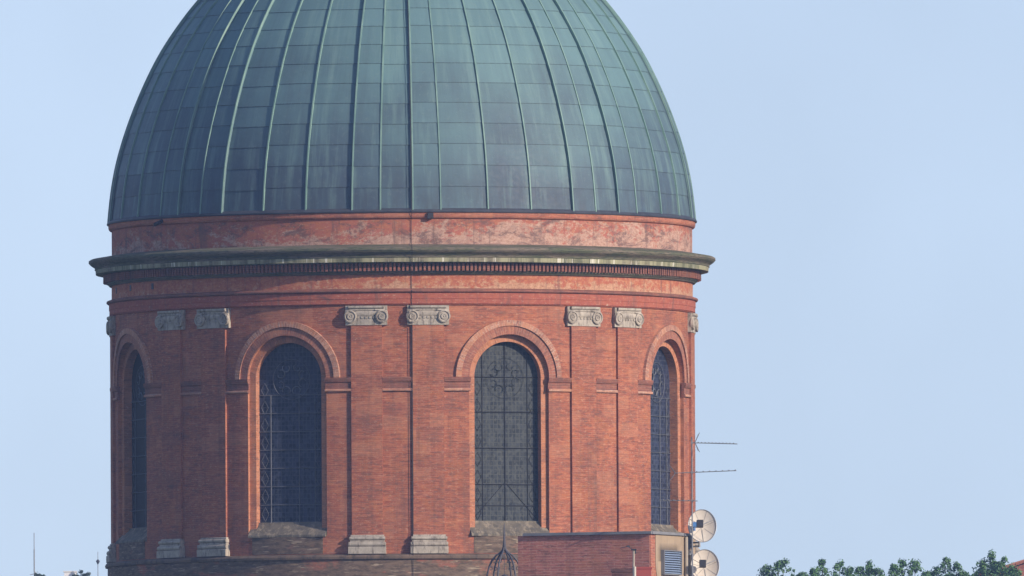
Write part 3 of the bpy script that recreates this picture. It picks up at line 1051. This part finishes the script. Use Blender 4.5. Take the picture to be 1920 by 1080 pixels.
for i in range(10):
    z = z0 + (z1 - z0) * (i + 0.5) / 10
    mb = MB()
    a, b = pt(0, t0 + 0.002, z + 0.022, 0.05), pt(0, t1 - 0.002, z + 0.022, 0.05)
    c, d = pt(0, t1 - 0.002, z - 0.020, 0.13), pt(0, t0 + 0.002, z - 0.020, 0.13)
    th_ = 0.006
    vs = [a, b, c, d] + [(q[0], q[1], q[2] + th_) for q in (a, b, c, d)]
    mb.add(vs, [(0, 1, 2, 3), (4, 5, 6, 7), (0, 1, 5, 4), (1, 2, 6, 5), (2, 3, 7, 6), (3, 0, 4, 7)])
    fix_normals(mb.build('slat', M['louvre'], vent, 0))
mb = MB(); mb.tube([pt(0, 2.68, ZC - 0.03, 0.09), pt(0, 2.68, 22.65, 0.09)], 0.055, 10); blk(mb, 'downpipe', M['pipe'], None, 30)
mb = MB(); mb.tube([pt(0, 3.02, 24.66, 0.09), pt(0, 3.02, 22.65, 0.09)], 0.032, 8)
mb.tube([pt(0, 3.02, 24.02, 0.09), pt(0, 3.52, 24.02, 0.09)], 0.024, 8); blk(mb, 'conduit', M['cream'], None, 30)
mb = MB(); obox(mb, 2.86, 3.16, 24.64, 24.70, 0.021, 0.13); obox(mb, 2.96, 3.10, 24.70, 24.80, 0.021, 0.12); fix_normals(blk(mb, 'junction_box', M['coping']))
mb = MB(); obox(mb, 2.92, 3.14, 24.82, ZC - 0.01, 0.021, 0.045); fix_normals(blk(mb, 'dark_strip', M['lead']))  # dark strip on the render, running down from the coping

# ------------------------------------------------------------------ satellite dishes on the end of the roof room
def dish_thing(cx, cz, label, blue):
    D = thing('satellite_dish', label, 'satellite dish', (cx, -77.45, cz), R_(4), 'satellite dishes on the roof room')
    T = Matrix.Rotation(R_(-14), 3, 'X')
    def w_(p):
        return T @ Vector(p)
    rw_, rh_, dep = 0.44, 0.525, 0.13
    NRr, NAa = 8, 40
    mb = MB()
    for side, off in ((0, 0.0), (1, 0.012)):
        vs, fs = [w_((0, off + dep * 0, 0))], []
        for j in range(1, NRr + 1):
            f = j / NRr
            for i in range(NAa):
                a = 2 * math.pi * i / NAa
                vs.append(w_((rw_ * f * math.cos(a), off - dep * f * f, rh_ * f * math.sin(a))))
        for i in range(NAa):
            fs.append((0, 1 + i, 1 + (i + 1) % NAa))
            for j in range(NRr - 1):
                p = 1 + j * NAa
                fs.append((p + i, p + NAa + i, p + NAa + (i + 1) % NAa, p + (i + 1) % NAa))
        if side:
            fs = [f[::-1] for f in fs]
        mb.add(vs, fs)
    refl = mb.build('reflector', M['dish'], D, 40)
    mb = MB()
    mb.tube([w_((rw_ * math.cos(a), -dep, rh_ * math.sin(a))) for a in [2 * math.pi * i / NAa for i in range(NAa + 1)]], 0.014, 6, False)
    mb.build('rim', M['galv'], refl, 30)
    mb = MB()
    for i in range(7):
        a = 2 * math.pi * i / 7 + 0.3
        mb.tube([w_((rw_ * f * math.cos(a), -dep * f * f - 0.004, rh_ * f * math.sin(a))) for f in [q / 6 for q in range(1, 7)]], 0.005, 4)
    mb.build('panel_joint', M['galv'], refl, 0)
    # feed on its struts
    f0 = Vector((-0.10, -0.44, -0.02))
    mb = MB()
    mb.box(w_(f0), (0.20, 0.16, 0.22), T)
    mb.tube([w_(f0 + Vector((0, 0.05, 0))), w_(f0 + Vector((0.02, 0.16, 0)))], [0.05, 0.09], 12)
    fd = mb.build('feed_box', M['black'], D, 0)
    if blue:
        mb = MB()
        mb.box(w_(f0 + Vector((-0.165, 0.0, -0.035))), (0.12, 0.13, 0.15), T)
        mb.tube([w_(f0 + Vector((-0.17, 0, -0.11))), w_(f0 + Vector((-0.17, 0.02, -0.22)))], 0.035, 8)
        mb.build('converter', M['blue'], fd, 0)
    for x, z in ((-0.38, 0.22), (0.02, -0.50), (0.36, 0.2)):
        mb = MB()
        fr = math.hypot(x / rw_, z / rh_)
        mb.tube([w_((x, -dep * fr * fr, z)), w_(f0 + Vector((0.02, 0.03, -0.03)))], 0.010, 5)
        mb.build('strut', M['galv'], D, 0)
    mb = MB()
    mb.tube([w_((0, 0.01, 0)), w_((0.0, 0.14, -0.02)), (-0.06, 0.26, -0.22), (-0.06, 0.26, -0.62)], 0.035, 8)
    mb.tube([(-0.06, 0.26, -0.48), (-0.36, 0.42, -0.48)], 0.028, 8)
    mb.tube([(-0.06, 0.26, -0.60), (-0.36, 0.42, -0.60)], 0.028, 8)
    mb.tube([w_((0.02, 0.0, -0.2)), (-0.04, 0.26, -0.35)], 0.018, 6)
    mb.build('mount', M['galv'], D, 30)
    return D
def dish_mat():
    t = NT('cream_dish_paint')
    n = t.noise(t.scale(t.obj(), (3, 3, 2)), 1.0, 5, 0.7)
    n2 = t.noise(t.obj(), 9.0, 4, 0.7)
    col = t.mix(t.ramp(n, 0.35, 0.7), (0.66, 0.61, 0.52), (0.58, 0.50, 0.42))
    col = t.mix(t.ramp(n2, 0.55, 0.8, 0, 0.5), col, (0.50, 0.45, 0.38))
    return t.out(col, 0.65, 0.3)
M['dish'] = dish_mat()
dish_thing(9.33, 25.52, 'upper cream satellite dish with a black feed box and blue converter', True)
dish_thing(9.41, 24.27, 'lower cream satellite dish with only a black feed box, fixed to the tan wall', False)

# ------------------------------------------------------------------ aerial mast with three aerials
MAST = thing('aerial_mast', 'tall thin steel mast carrying three television aerials beside the upper dish', 'aerial', (8.99, -80.9, 22.6))
mb = MB(); mb.tube([(0, 0, 0), (0, 0, 5.62)], 0.022, 8); mb.build('pole', M['galv2'] if 'galv2' in M else M['coping'], MAST, 30)
mb = MB(); mb.tube([(0, 0, 0), (0, 0, 0.03)], 0.12, 10); mb.build('foot_plate', M['galv'], MAST, 0)
def yagi(z, x0, x1, dz, els, refl, mat):
    mb = MB()
    mb.tube([(x0, -0.03, z), (x1, -0.03, z + dz)], 0.014, 5)
    mb.box((0, -0.02, z + dz * (0 - x0) / (x1 - x0)), (0.06, 0.08, 0.08))
    b = mb.build('aerial', mat, MAST, 0)
    for x, h in els:
        zz = z + dz * (x - x0) / (x1 - x0)
        m2 = MB()
        m2.tube([(x, -0.03 - h, zz + 0.012), (x, -0.03 + h, zz + 0.012)], 0.009, 4)
        m2.box((x, -0.03, zz + 0.012), (0.035, 0.05, 0.045))
        m2.build('element', mat, b, 0)
    if refl:
        for sx in (1, -1):
            m2 = MB()
            for q in range(6):
                yy = -0.26 + 0.092 * q
                m2.tube([(x0 + 0.02, yy, z + sx * 0.02), (x0 - refl * 0.6, yy, z + sx * refl)], 0.007, 4)
            m2.tube([(x0 - refl * 0.3, -0.27, z + sx * refl * 0.5), (x0 - refl * 0.3, 0.22, z + sx * refl * 0.5)], 0.008, 4)
            m2.build('reflector', mat, b, 0)
    return b
yagi(5.44, 0.09, 1.42, -0.04, [(0.2 + 0.11 * i, 0.16 - 0.006 * i) for i in range(11)], 0.0, M['coping'])
mb = MB()
for sx in (1, -1):
    mb.tube([(0.10, -0.03, 5.45), (0.02 + 0.22 * 1, -0.20, 5.45 + sx * 0.30)], 0.012, 4)
    mb.tube([(0.10, -0.03, 5.45), (0.02 + 0.18 * 1, 0.12, 5.45 + sx * 0.26)], 0.012, 4)
mb.tube([(0, 0, 5.44), (0.12, -0.03, 5.44)], 0.016, 5)
mb.build('folded_dipole', M['coping'], MAST, 0)
yagi(4.50, -0.55, 1.38, 0.07, [(0.15 + 0.2 * i, 0.12) for i in range(7)], 0.22, M['coping'])
yagi(3.66, -1.02, 0.17, -0.03, [(-0.9 + 0.16 * i, 0.14) for i in range(7)], 0.0, M['coping'])

# ------------------------------------------------------------------ small things on the block's roof
P = thing('vent_pole', 'slim pale pole with a dark cap and side arm before the brick roof room', 'pole', (7.10, -86.0, 22.6))
mb = MB(); mb.tube([(0, 0, 0), (0.02, 0, 1.96)], 0.034, 8); mb.build('pole', M['pipe'], P, 30)
mb = MB(); mb.tube([(0.045, -0.03, 0), (0.045, -0.03, 1.46)], 0.045, 8); mb.build('sleeve', M['cream'], P, 30)
mb = MB(); mb.box((0.02, 0, 1.985), (0.17, 0.10, 0.05)); mb.tube([(0.06, 0, 1.97), (0.08, 0, 1.86)], 0.03, 6); mb.build('cap', M['black'], P, 0)
mb = MB(); mb.tube([(0.0, 0, 1.98), (-0.16, 0, 2.09), (-0.40, 0, 2.03)], 0.012, 5); mb.box((-0.15, 0, 2.09), (0.10, 0.06, 0.05)); mb.build('side_arm', M['lead'], P, 0)
CH = thing('chimney', 'short dark maroon brick chimney left of the slim pole', 'chimney', (6.76, -84.9, 22.6))
mb = MB(); mb.box((0, 0, 0.66), (0.62, 0.6, 1.32)); mb.build('stack', M['maroon'], CH, 0)
mb = MB(); mb.box((0, 0, 1.375), (0.68, 0.66, 0.11)); mb.build('cap', M['maroon'], CH, 0)
RB = thing('vent_housing', 'faded red metal housing right of the slim pole', 'housing', (7.42, -84.6, 22.6))
mb = MB(); mb.box((0, 0, 0.71), (0.50, 0.5, 1.42)); mb.build('casing', M['redpaint'], RB, 0)
mb = MB(); mb.box((0, 0, 1.45), (0.55, 0.55, 0.06)); mb.build('lid', M['redpaint'], RB, 0)

# wrought iron bell cage
BC = thing('iron_bell_cage', 'dark wrought iron bell cage with a needle spire beside the brick roof room', 'bell cage', (3.18, -70.0, 22.6))
mb = MB()
mb.lathe([(0.62, 0), (0.62, 0.5), (0.70, 0.56), (0.70, 0.66), (0.0, 0.70)], n=24, ur=0.62)
mb.build('turret', M['penthouse'], BC, 30)
mb = MB(); mb.tube([(0, 0, 2.40), (0, 0, 2.55), (0, 0, 2.75), (0, 0, 3.30)], [0.02, 0.06, 0.035, 0.010], 8); mb.build('spire', M['iron'], BC, 30)
OG = [(0.03, 2.56), (0.06, 2.44), (0.14, 2.35), (0.27, 2.26), (0.40, 2.10), (0.49, 1.90), (0.55, 1.66), (0.58, 1.40), (0.59, 0.67)]
for k in range(6):
    az = R_(-82 + 60 * k)
    mb = MB()
    def q(r, z, o=0.0):
        return (r * math.sin(az) + o * math.cos(az), -r * math.cos(az) + o * math.sin(az), z)
    mb.tube([q(r, z) for r, z in OG], [0.025, 0.025, 0.028, 0.032, 0.034, 0.034, 0.032, 0.03, 0.03], 6)
    # scrolls inside the rib
    for cr, cz, rr in ((0.30, 2.10, 0.06), (0.43, 1.86, 0.05)):
        mb.tube([q(cr + rr * math.cos(a), cz + rr * math.sin(a)) for a in [0.6 * i for i in range(10)]], 0.014, 4)
    mb.build('rib', M['iron'], BC, 30)
for z, r in ((1.45, 0.575), (0.95, 0.585)):
    mb = MB(); mb.tube([(r * math.sin(a), -r * math.cos(a), z) for a in [2 * math.pi * i / 24 for i in range(25)]], 0.022, 5, False); mb.build('hoop', M['iron'], BC, 30)
mb = MB(); mb.lathe([(0.02, 1.45), (0.24, 1.2), (0.22, 1.28), (0.15, 1.5), (0.13, 1.62), (0.0, 1.68)], n=20, ur=0.2); mb.tube([(0, 0, 1.66), (0, 0, 2.42)], 0.008, 5); mb.build('bell', M['iron'], BC, 30)

# ------------------------------------------------------------------ trees on the rise to the right
def leaf_mat(name, a, b, c):
    t = NT(name)
    ps = t.pos()
    n = t.noise(ps, 2.2, 4, 0.65)
    n2 = t.noise(ps, 9.0, 2, 0.6)
    r = t.rnd()
    col = t.mix(t.ramp(n, 0.35, 0.65), a, b)
    col = t.mix(t.ramp(n2, 0.5, 0.75, 0, 0.8), col, c)
    col = t.mix(t.math('MULTIPLY', r, 0.35), col, (0.06, 0.11, 0.075))
    return t.out(col, 0.6, 0.3)
M['leaf'] = leaf_mat('tree_leaves', (0.055, 0.14, 0.045), (0.10, 0.21, 0.055), (0.16, 0.27, 0.08))
M['bark'] = flat_mat('tree_bark', (0.07, 0.055, 0.04), (0.11, 0.09, 0.07), 2.0, 0.9)
def crown_mesh(h, lobes, nleaf, seed, leaf=0.12):
    rnd = random.Random(seed)
    mb = MB()
    clumps = []
    for (lx, ly, top, rad, length) in lobes:
        for _ in range(int(70 + length * 8)):
            f = rnd.random() ** 1.7
            z = top - 0.12 - f * length
            env = 1.5 * rad * min(1.0, (0.10 + (top - z) / 0.8)) * rnd.choice((0.7, 0.9, 1.0, 1.0, 1.15, 1.45)) * (1.0 if f < 0.8 else (1 - f) * 5)
            a, q = rnd.uniform(0, 6.283), math.sqrt(rnd.random())
            clumps.append((lx + env * q * math.cos(a), ly + env * q * math.sin(a), z, rnd.choice((0.07, 0.10, 0.14, 0.18, 0.22)) * (1.0 if top - z < 3 else 1.8)))
    per = max(4, nleaf // len(clumps))
    for cx, cy_, cz, cr in clumps:
        for _ in range(per):
            d = Vector((rnd.gauss(0, 1), rnd.gauss(0, 1), rnd.gauss(0, 1))).normalized() * (cr * rnd.random() ** 0.4)
            p = Vector((cx, cy_, cz)) + d
            nrm = (d.normalized() + Vector((rnd.uniform(-.6, .6), rnd.uniform(-.6, .6), rnd.uniform(-.2, .9)))).normalized()
            u = nrm.orthogonal().normalized()
            u = (Matrix.Rotation(rnd.uniform(0, 6.283), 3, nrm) @ u)
            v = nrm.cross(u)
            l, b = leaf * rnd.uniform(0.7, 1.3), leaf * rnd.uniform(0.4, 0.7)
            mb.add([p - u * l * 0.5, p + v * b * 0.5 + nrm * 0.01, p + u * l * 0.5, p - v * b * 0.5 + nrm * 0.01], [(0, 1, 2, 3)])
    return mb
def trunk_mesh(h, lobes):
    mb = MB()
    mb.tube([(0, 0, 0), (0.03, 0, h * 0.25), (-0.02, 0.03, h * 0.55), (0, 0, h * 0.8)], [0.24, 0.17, 0.11, 0.05], 8)
    for lx, ly, top, rad, length in lobes:
        mb.tube([(0, 0, h * 0.35), (lx * 0.6, ly * 0.6, h * 0.6), (lx, ly, top - 0.5)], [0.10, 0.06, 0.015], 5)
    return mb
def tree(x, y, top, label, lobes, seed, n=14000, leaf=0.14, mat='leaf', group='trees beyond the dome on the right'):
    zb = bump_h(x, y) - 0.1
    h = top - zb
    t = thing('leafy_tree', label, 'tree', (x, y, zb), 0, group)
    lb = [(a, b, h + c, r, l) for a, b, c, r, l in lobes]
    rr = random.Random(seed + 50)
    lb += [(rr.uniform(-1.0, 1.0), rr.uniform(-0.5, 0.5), h - rr.uniform(0.62, 1.0), rr.uniform(0.4, 0.55), 7) for _ in range(5)]
    trunk_mesh(h, lb).build('trunk', M['bark'], t, 30)
    crown_mesh(h, lb, n, seed, leaf).build('crown', M[mat], t, 0)
    return t
tree(18.75, 400, 37.56, 'leafy tree with a broad round top, nearest the dish of the row', [(-0.85, 0, -0.30, 0.30, 6), (0.0, 0.2, 0.02, 0.50, 9), (-0.25, -0.3, -0.12, 0.42, 8), (0.85, 0.1, -0.60, 0.36, 7)], 1)
tree(21.05, 396, 37.45, 'low leafy tree with a slim left tip and a rounder right one', [(-0.42, 0, 0.02, 0.27, 8), (0.42, 0.2, -0.08, 0.36, 8), (0.92, 0, -0.40, 0.24, 6), (-0.85, -0.2, -0.42, 0.26, 6)], 2)
tree(23.05, 404, 37.58, 'leafy tree with one thin central spray above two shoulders', [(0.0, 0, 0.0, 0.22, 8), (-0.50, 0.1, -0.26, 0.38, 8), (0.42, -0.2, -0.34, 0.36, 8), (0.1, 0.3, -0.3, 0.42, 9)], 3)
tree(24.9, 398, 37.52, 'leafy tree with two even tips sloping down to the right', [(-0.28, 0, 0.0, 0.28, 8), (0.32, 0.1, -0.08, 0.34, 8), (-0.72, -0.2, -0.22, 0.22, 7), (0.9, 0.2, -0.62, 0.30, 6)], 4)
tree(26.9, 402, 37.72, 'leafy tree with one tall middle tip and a wide left shoulder', [(-0.08, 0, 0.0, 0.27, 9), (-0.58, 0.1, -0.48, 0.36, 8), (0.45, -0.1, -0.28, 0.32, 8), (0.85, 0.1, -0.72, 0.28, 6)], 5)
tree(29.15, 399, 37.82, 'bushy leafy tree standing in front of the red gabled house', [(-0.12, 0, 0.05, 0.15, 3), (-0.55, 0.1, -0.34, 0.40, 8), (0.45, -0.2, -0.20, 0.40, 9), (0.1, 0.3, -0.40, 0.50, 9), (0.95, 0, -0.60, 0.34, 7)], 6)

# ------------------------------------------------------------------ gabled house behind the trees
M['tile'] = brick_mat('roof_tile', (0.36, 0.13, 0.085), (0.28, 0.10, 0.07), (0.20, 0.09, 0.07), bw=0.22, rh=0.33, ms=0.02)
M['gable'] = brick_mat('gable_brick', (0.34, 0.10, 0.075), (0.27, 0.08, 0.065), (0.34, 0.17, 0.13), bw=0.3, rh=0.08)
HS = thing('gabled_house', 'red brick house with a low tiled gable at the right edge', 'house', (39, 505, 22.0))
ze, zr, hx, L = 16.55, 19.95, 11.0, 14.0
mb = MB()
fr = [(-hx, 0, 0), (hx, 0, 0), (hx, 0, ze), (0, 0, zr), (-hx, 0, ze)]
bk = [(x, L, z) for x, _, z in fr]
mb.add(fr, [(0, 1, 2, 3, 4)], [(x, z) for x, _, z in fr])
mb.add(bk, [(4, 3, 2, 1, 0)], [(x, z) for x, _, z in bk])
mb.quad(bk[0], fr[0], fr[4], bk[4]); mb.quad(fr[1], bk[1], bk[2], fr[2])
mb.build('wall', M['gable'], HS, 0)
mb = MB()
sl = (zr - ze) / hx
for sx in (-1, 1):
    for dz, rev in ((0.03, 0), (0.22, 1)):
        mb.quad((0, -0.3, zr + dz), (0, L + 0.3, zr + dz), (sx * (hx + 0.4), L + 0.3, ze - 0.4 * sl + dz), (sx * (hx + 0.4), -0.3, ze - 0.4 * sl + dz))
    mb.quad((0, -0.3, zr + 0.03), (sx * (hx + 0.4), -0.3, ze - 0.4 * sl + 0.03), (sx * (hx + 0.4), -0.3, ze - 0.4 * sl + 0.22), (0, -0.3, zr + 0.22))
    mb.quad((sx * (hx + 0.4), -0.3, ze - 0.4 * sl + 0.03), (sx * (hx + 0.4), L + 0.3, ze - 0.4 * sl + 0.03), (sx * (hx + 0.4), L + 0.3, ze - 0.4 * sl + 0.22), (sx * (hx + 0.4), -0.3, ze - 0.4 * sl + 0.22))
fix_normals(mb.build('roof', M['tile'], HS, 0))

# ------------------------------------------------------------------ far left: roof-top things on a pale building
M['white'] = flat_mat('white_wall', (0.72, 0.72, 0.70), (0.80, 0.80, 0.78), 0.8, 0.7)
M['pale'] = flat_mat('pale_wall', (0.45, 0.42, 0.38), (0.52, 0.49, 0.45), 0.5, 0.8)
FB = thing('pale_building', 'far pale flat-roofed building at the left, under the masts', 'building', (-19.5, 602, 21.5))
mb = MB(); mb.box((0, 0, 10.1), (9, 12, 20.2)); mb.build('wall', M['pale'], FB, 0)
mb = MB(); mb.box((0, 0, 20.25), (9.2, 12.2, 0.1)); mb.build('roof', M['roofing'], FB, 0)
MM = thing('radio_mast', 'thin grey radio mast rising far left against the sky', 'mast', (-21.05, 600, 41.8))
mb = MB(); mb.tube([(0, 0, 0), (0, 0, 0.72), (0, 0, 0.74), (0, 0, 2.0)], [0.028, 0.028, 0.038, 0.038], 6); mb.build('lower_pole', M['coping'], MM, 0)
mb = MB(); mb.tube([(0, 0, 2.0), (0, 0, 2.95)], 0.024, 6); mb.build('upper_pole', M['coping'], MM, 0)
mb = MB(); mb.tube([(-0.25, 0, 0.55), (0.02, 0, 0.62)], 0.02, 5); mb.tube([(-0.02, 0, 0.80), (0.14, 0, 0.62)], 0.02, 5); mb.build('stay', M['galv'], MM, 0)
FN = thing('weather_vane', 'slender finial with a dark inverted cone just left of the drum', 'finial', (-17.42, 600, 41.8))
mb = MB(); mb.tube([(0, 0, 0), (0, 0, 1.25)], 0.022, 6); mb.tube([(0, 0, 1.25), (0, 0, 1.85)], 0.018, 6); mb.build('rod', M['coping'], FN, 0)
mb = MB(); mb.tube([(0, 0, 1.13), (0, 0, 1.30), (0, 0, 1.34), (0, 0, 1.42)], [0.02, 0.11, 0.10, 0.025], 12); mb.build('cone', M['lead'], FN, 30)
WB = thing('roof_cabin', 'small white rooftop cabin far left behind the dark shrub', 'cabin', (-19.0, 601.5, 41.8))
mb = MB(); mb.box((0, 0, 0.37), (0.72, 0.8, 0.74)); mb.build('wall', M['white'], WB, 0)
mb = MB(); mb.box((-0.02, 0, 0.77), (0.80, 0.9, 0.05)); mb.build('roof', M['white'], WB, 0)
M['leaf_far'] = leaf_mat('shrub_leaves', (0.025, 0.045, 0.035), (0.04, 0.06, 0.045), (0.05, 0.075, 0.05))
def shrub(x, label, sprays, seed):
    t = thing('roof_shrub', label, 'shrub', (x, 600, 41.8), 0, 'shrubs on the far roof')
    mb = MB()
    mb.lathe([(0.16, 0), (0.2, 0.22), (0.0, 0.2)], n=12, ur=0.2)
    mb.build('pot', M['pale'], t, 30)
    mb = MB(); [mb.tube([(0, 0, 0.15), (a, b, c - 0.05)], 0.012, 4) for a, b, c, r in sprays]; mb.build('stem', M['bark'], t, 0)
    rnd = random.Random(seed)
    mb = MB()
    for a, b, c, r in sprays:
        for _ in range(140):
            d = Vector((rnd.gauss(0, 1), rnd.gauss(0, 1), rnd.gauss(0, 0.8))) * r * 0.45
            p = Vector((a, b, c - r)) + d
            u = Vector((rnd.gauss(0, 1), rnd.gauss(0, 1), rnd.gauss(0, 1))).normalized()
            v = u.orthogonal().normalized()
            mb.add([p - u * 0.05, p + v * 0.03, p + u * 0.05, p - v * 0.03], [(0, 1, 2, 3)])
    mb.build('foliage', M['leaf_far'], t, 0)
shrub(-18.42, 'wide dark shrub in front of the white rooftop cabin', [(-0.35, 0, 0.62, 0.14), (-0.15, 0.1, 0.60, 0.15), (0.05, 0, 0.82, 0.12), (0.18, 0.1, 0.66, 0.16), (0.42, 0, 0.70, 0.13)], 11)
shrub(-20.75, 'small dark shrub at the foot of the far radio mast', [(-0.2, 0, 0.68, 0.12), (0.0, 0, 0.66, 0.14), (0.2, 0, 0.58, 0.12)], 12)

# ------------------------------------------------------------------ blue evening air
hz = MB()
hz.box((0, 400, 28.5), (3600, 2740, 60))
hzm = bpy.data.materials.new('air_haze')
hzm.use_nodes = True
hnn, hll = hzm.node_tree.nodes, hzm.node_tree.links
hnn.remove(hnn['Principled BSDF'])
pv = hnn.new('ShaderNodeVolumePrincipled')
pv.inputs['Color'].default_value = (0.36, 0.56, 1.0, 1)
pv.inputs['Density'].default_value = 1.1e-4
pv.inputs['Anisotropy'].default_value = 0.0
hll.new(pv.outputs[0], hnn['Material Output'].inputs['Volume'])
ho = hz.build('haze', hzm, None, 0)
ho['kind'] = 'stuff'
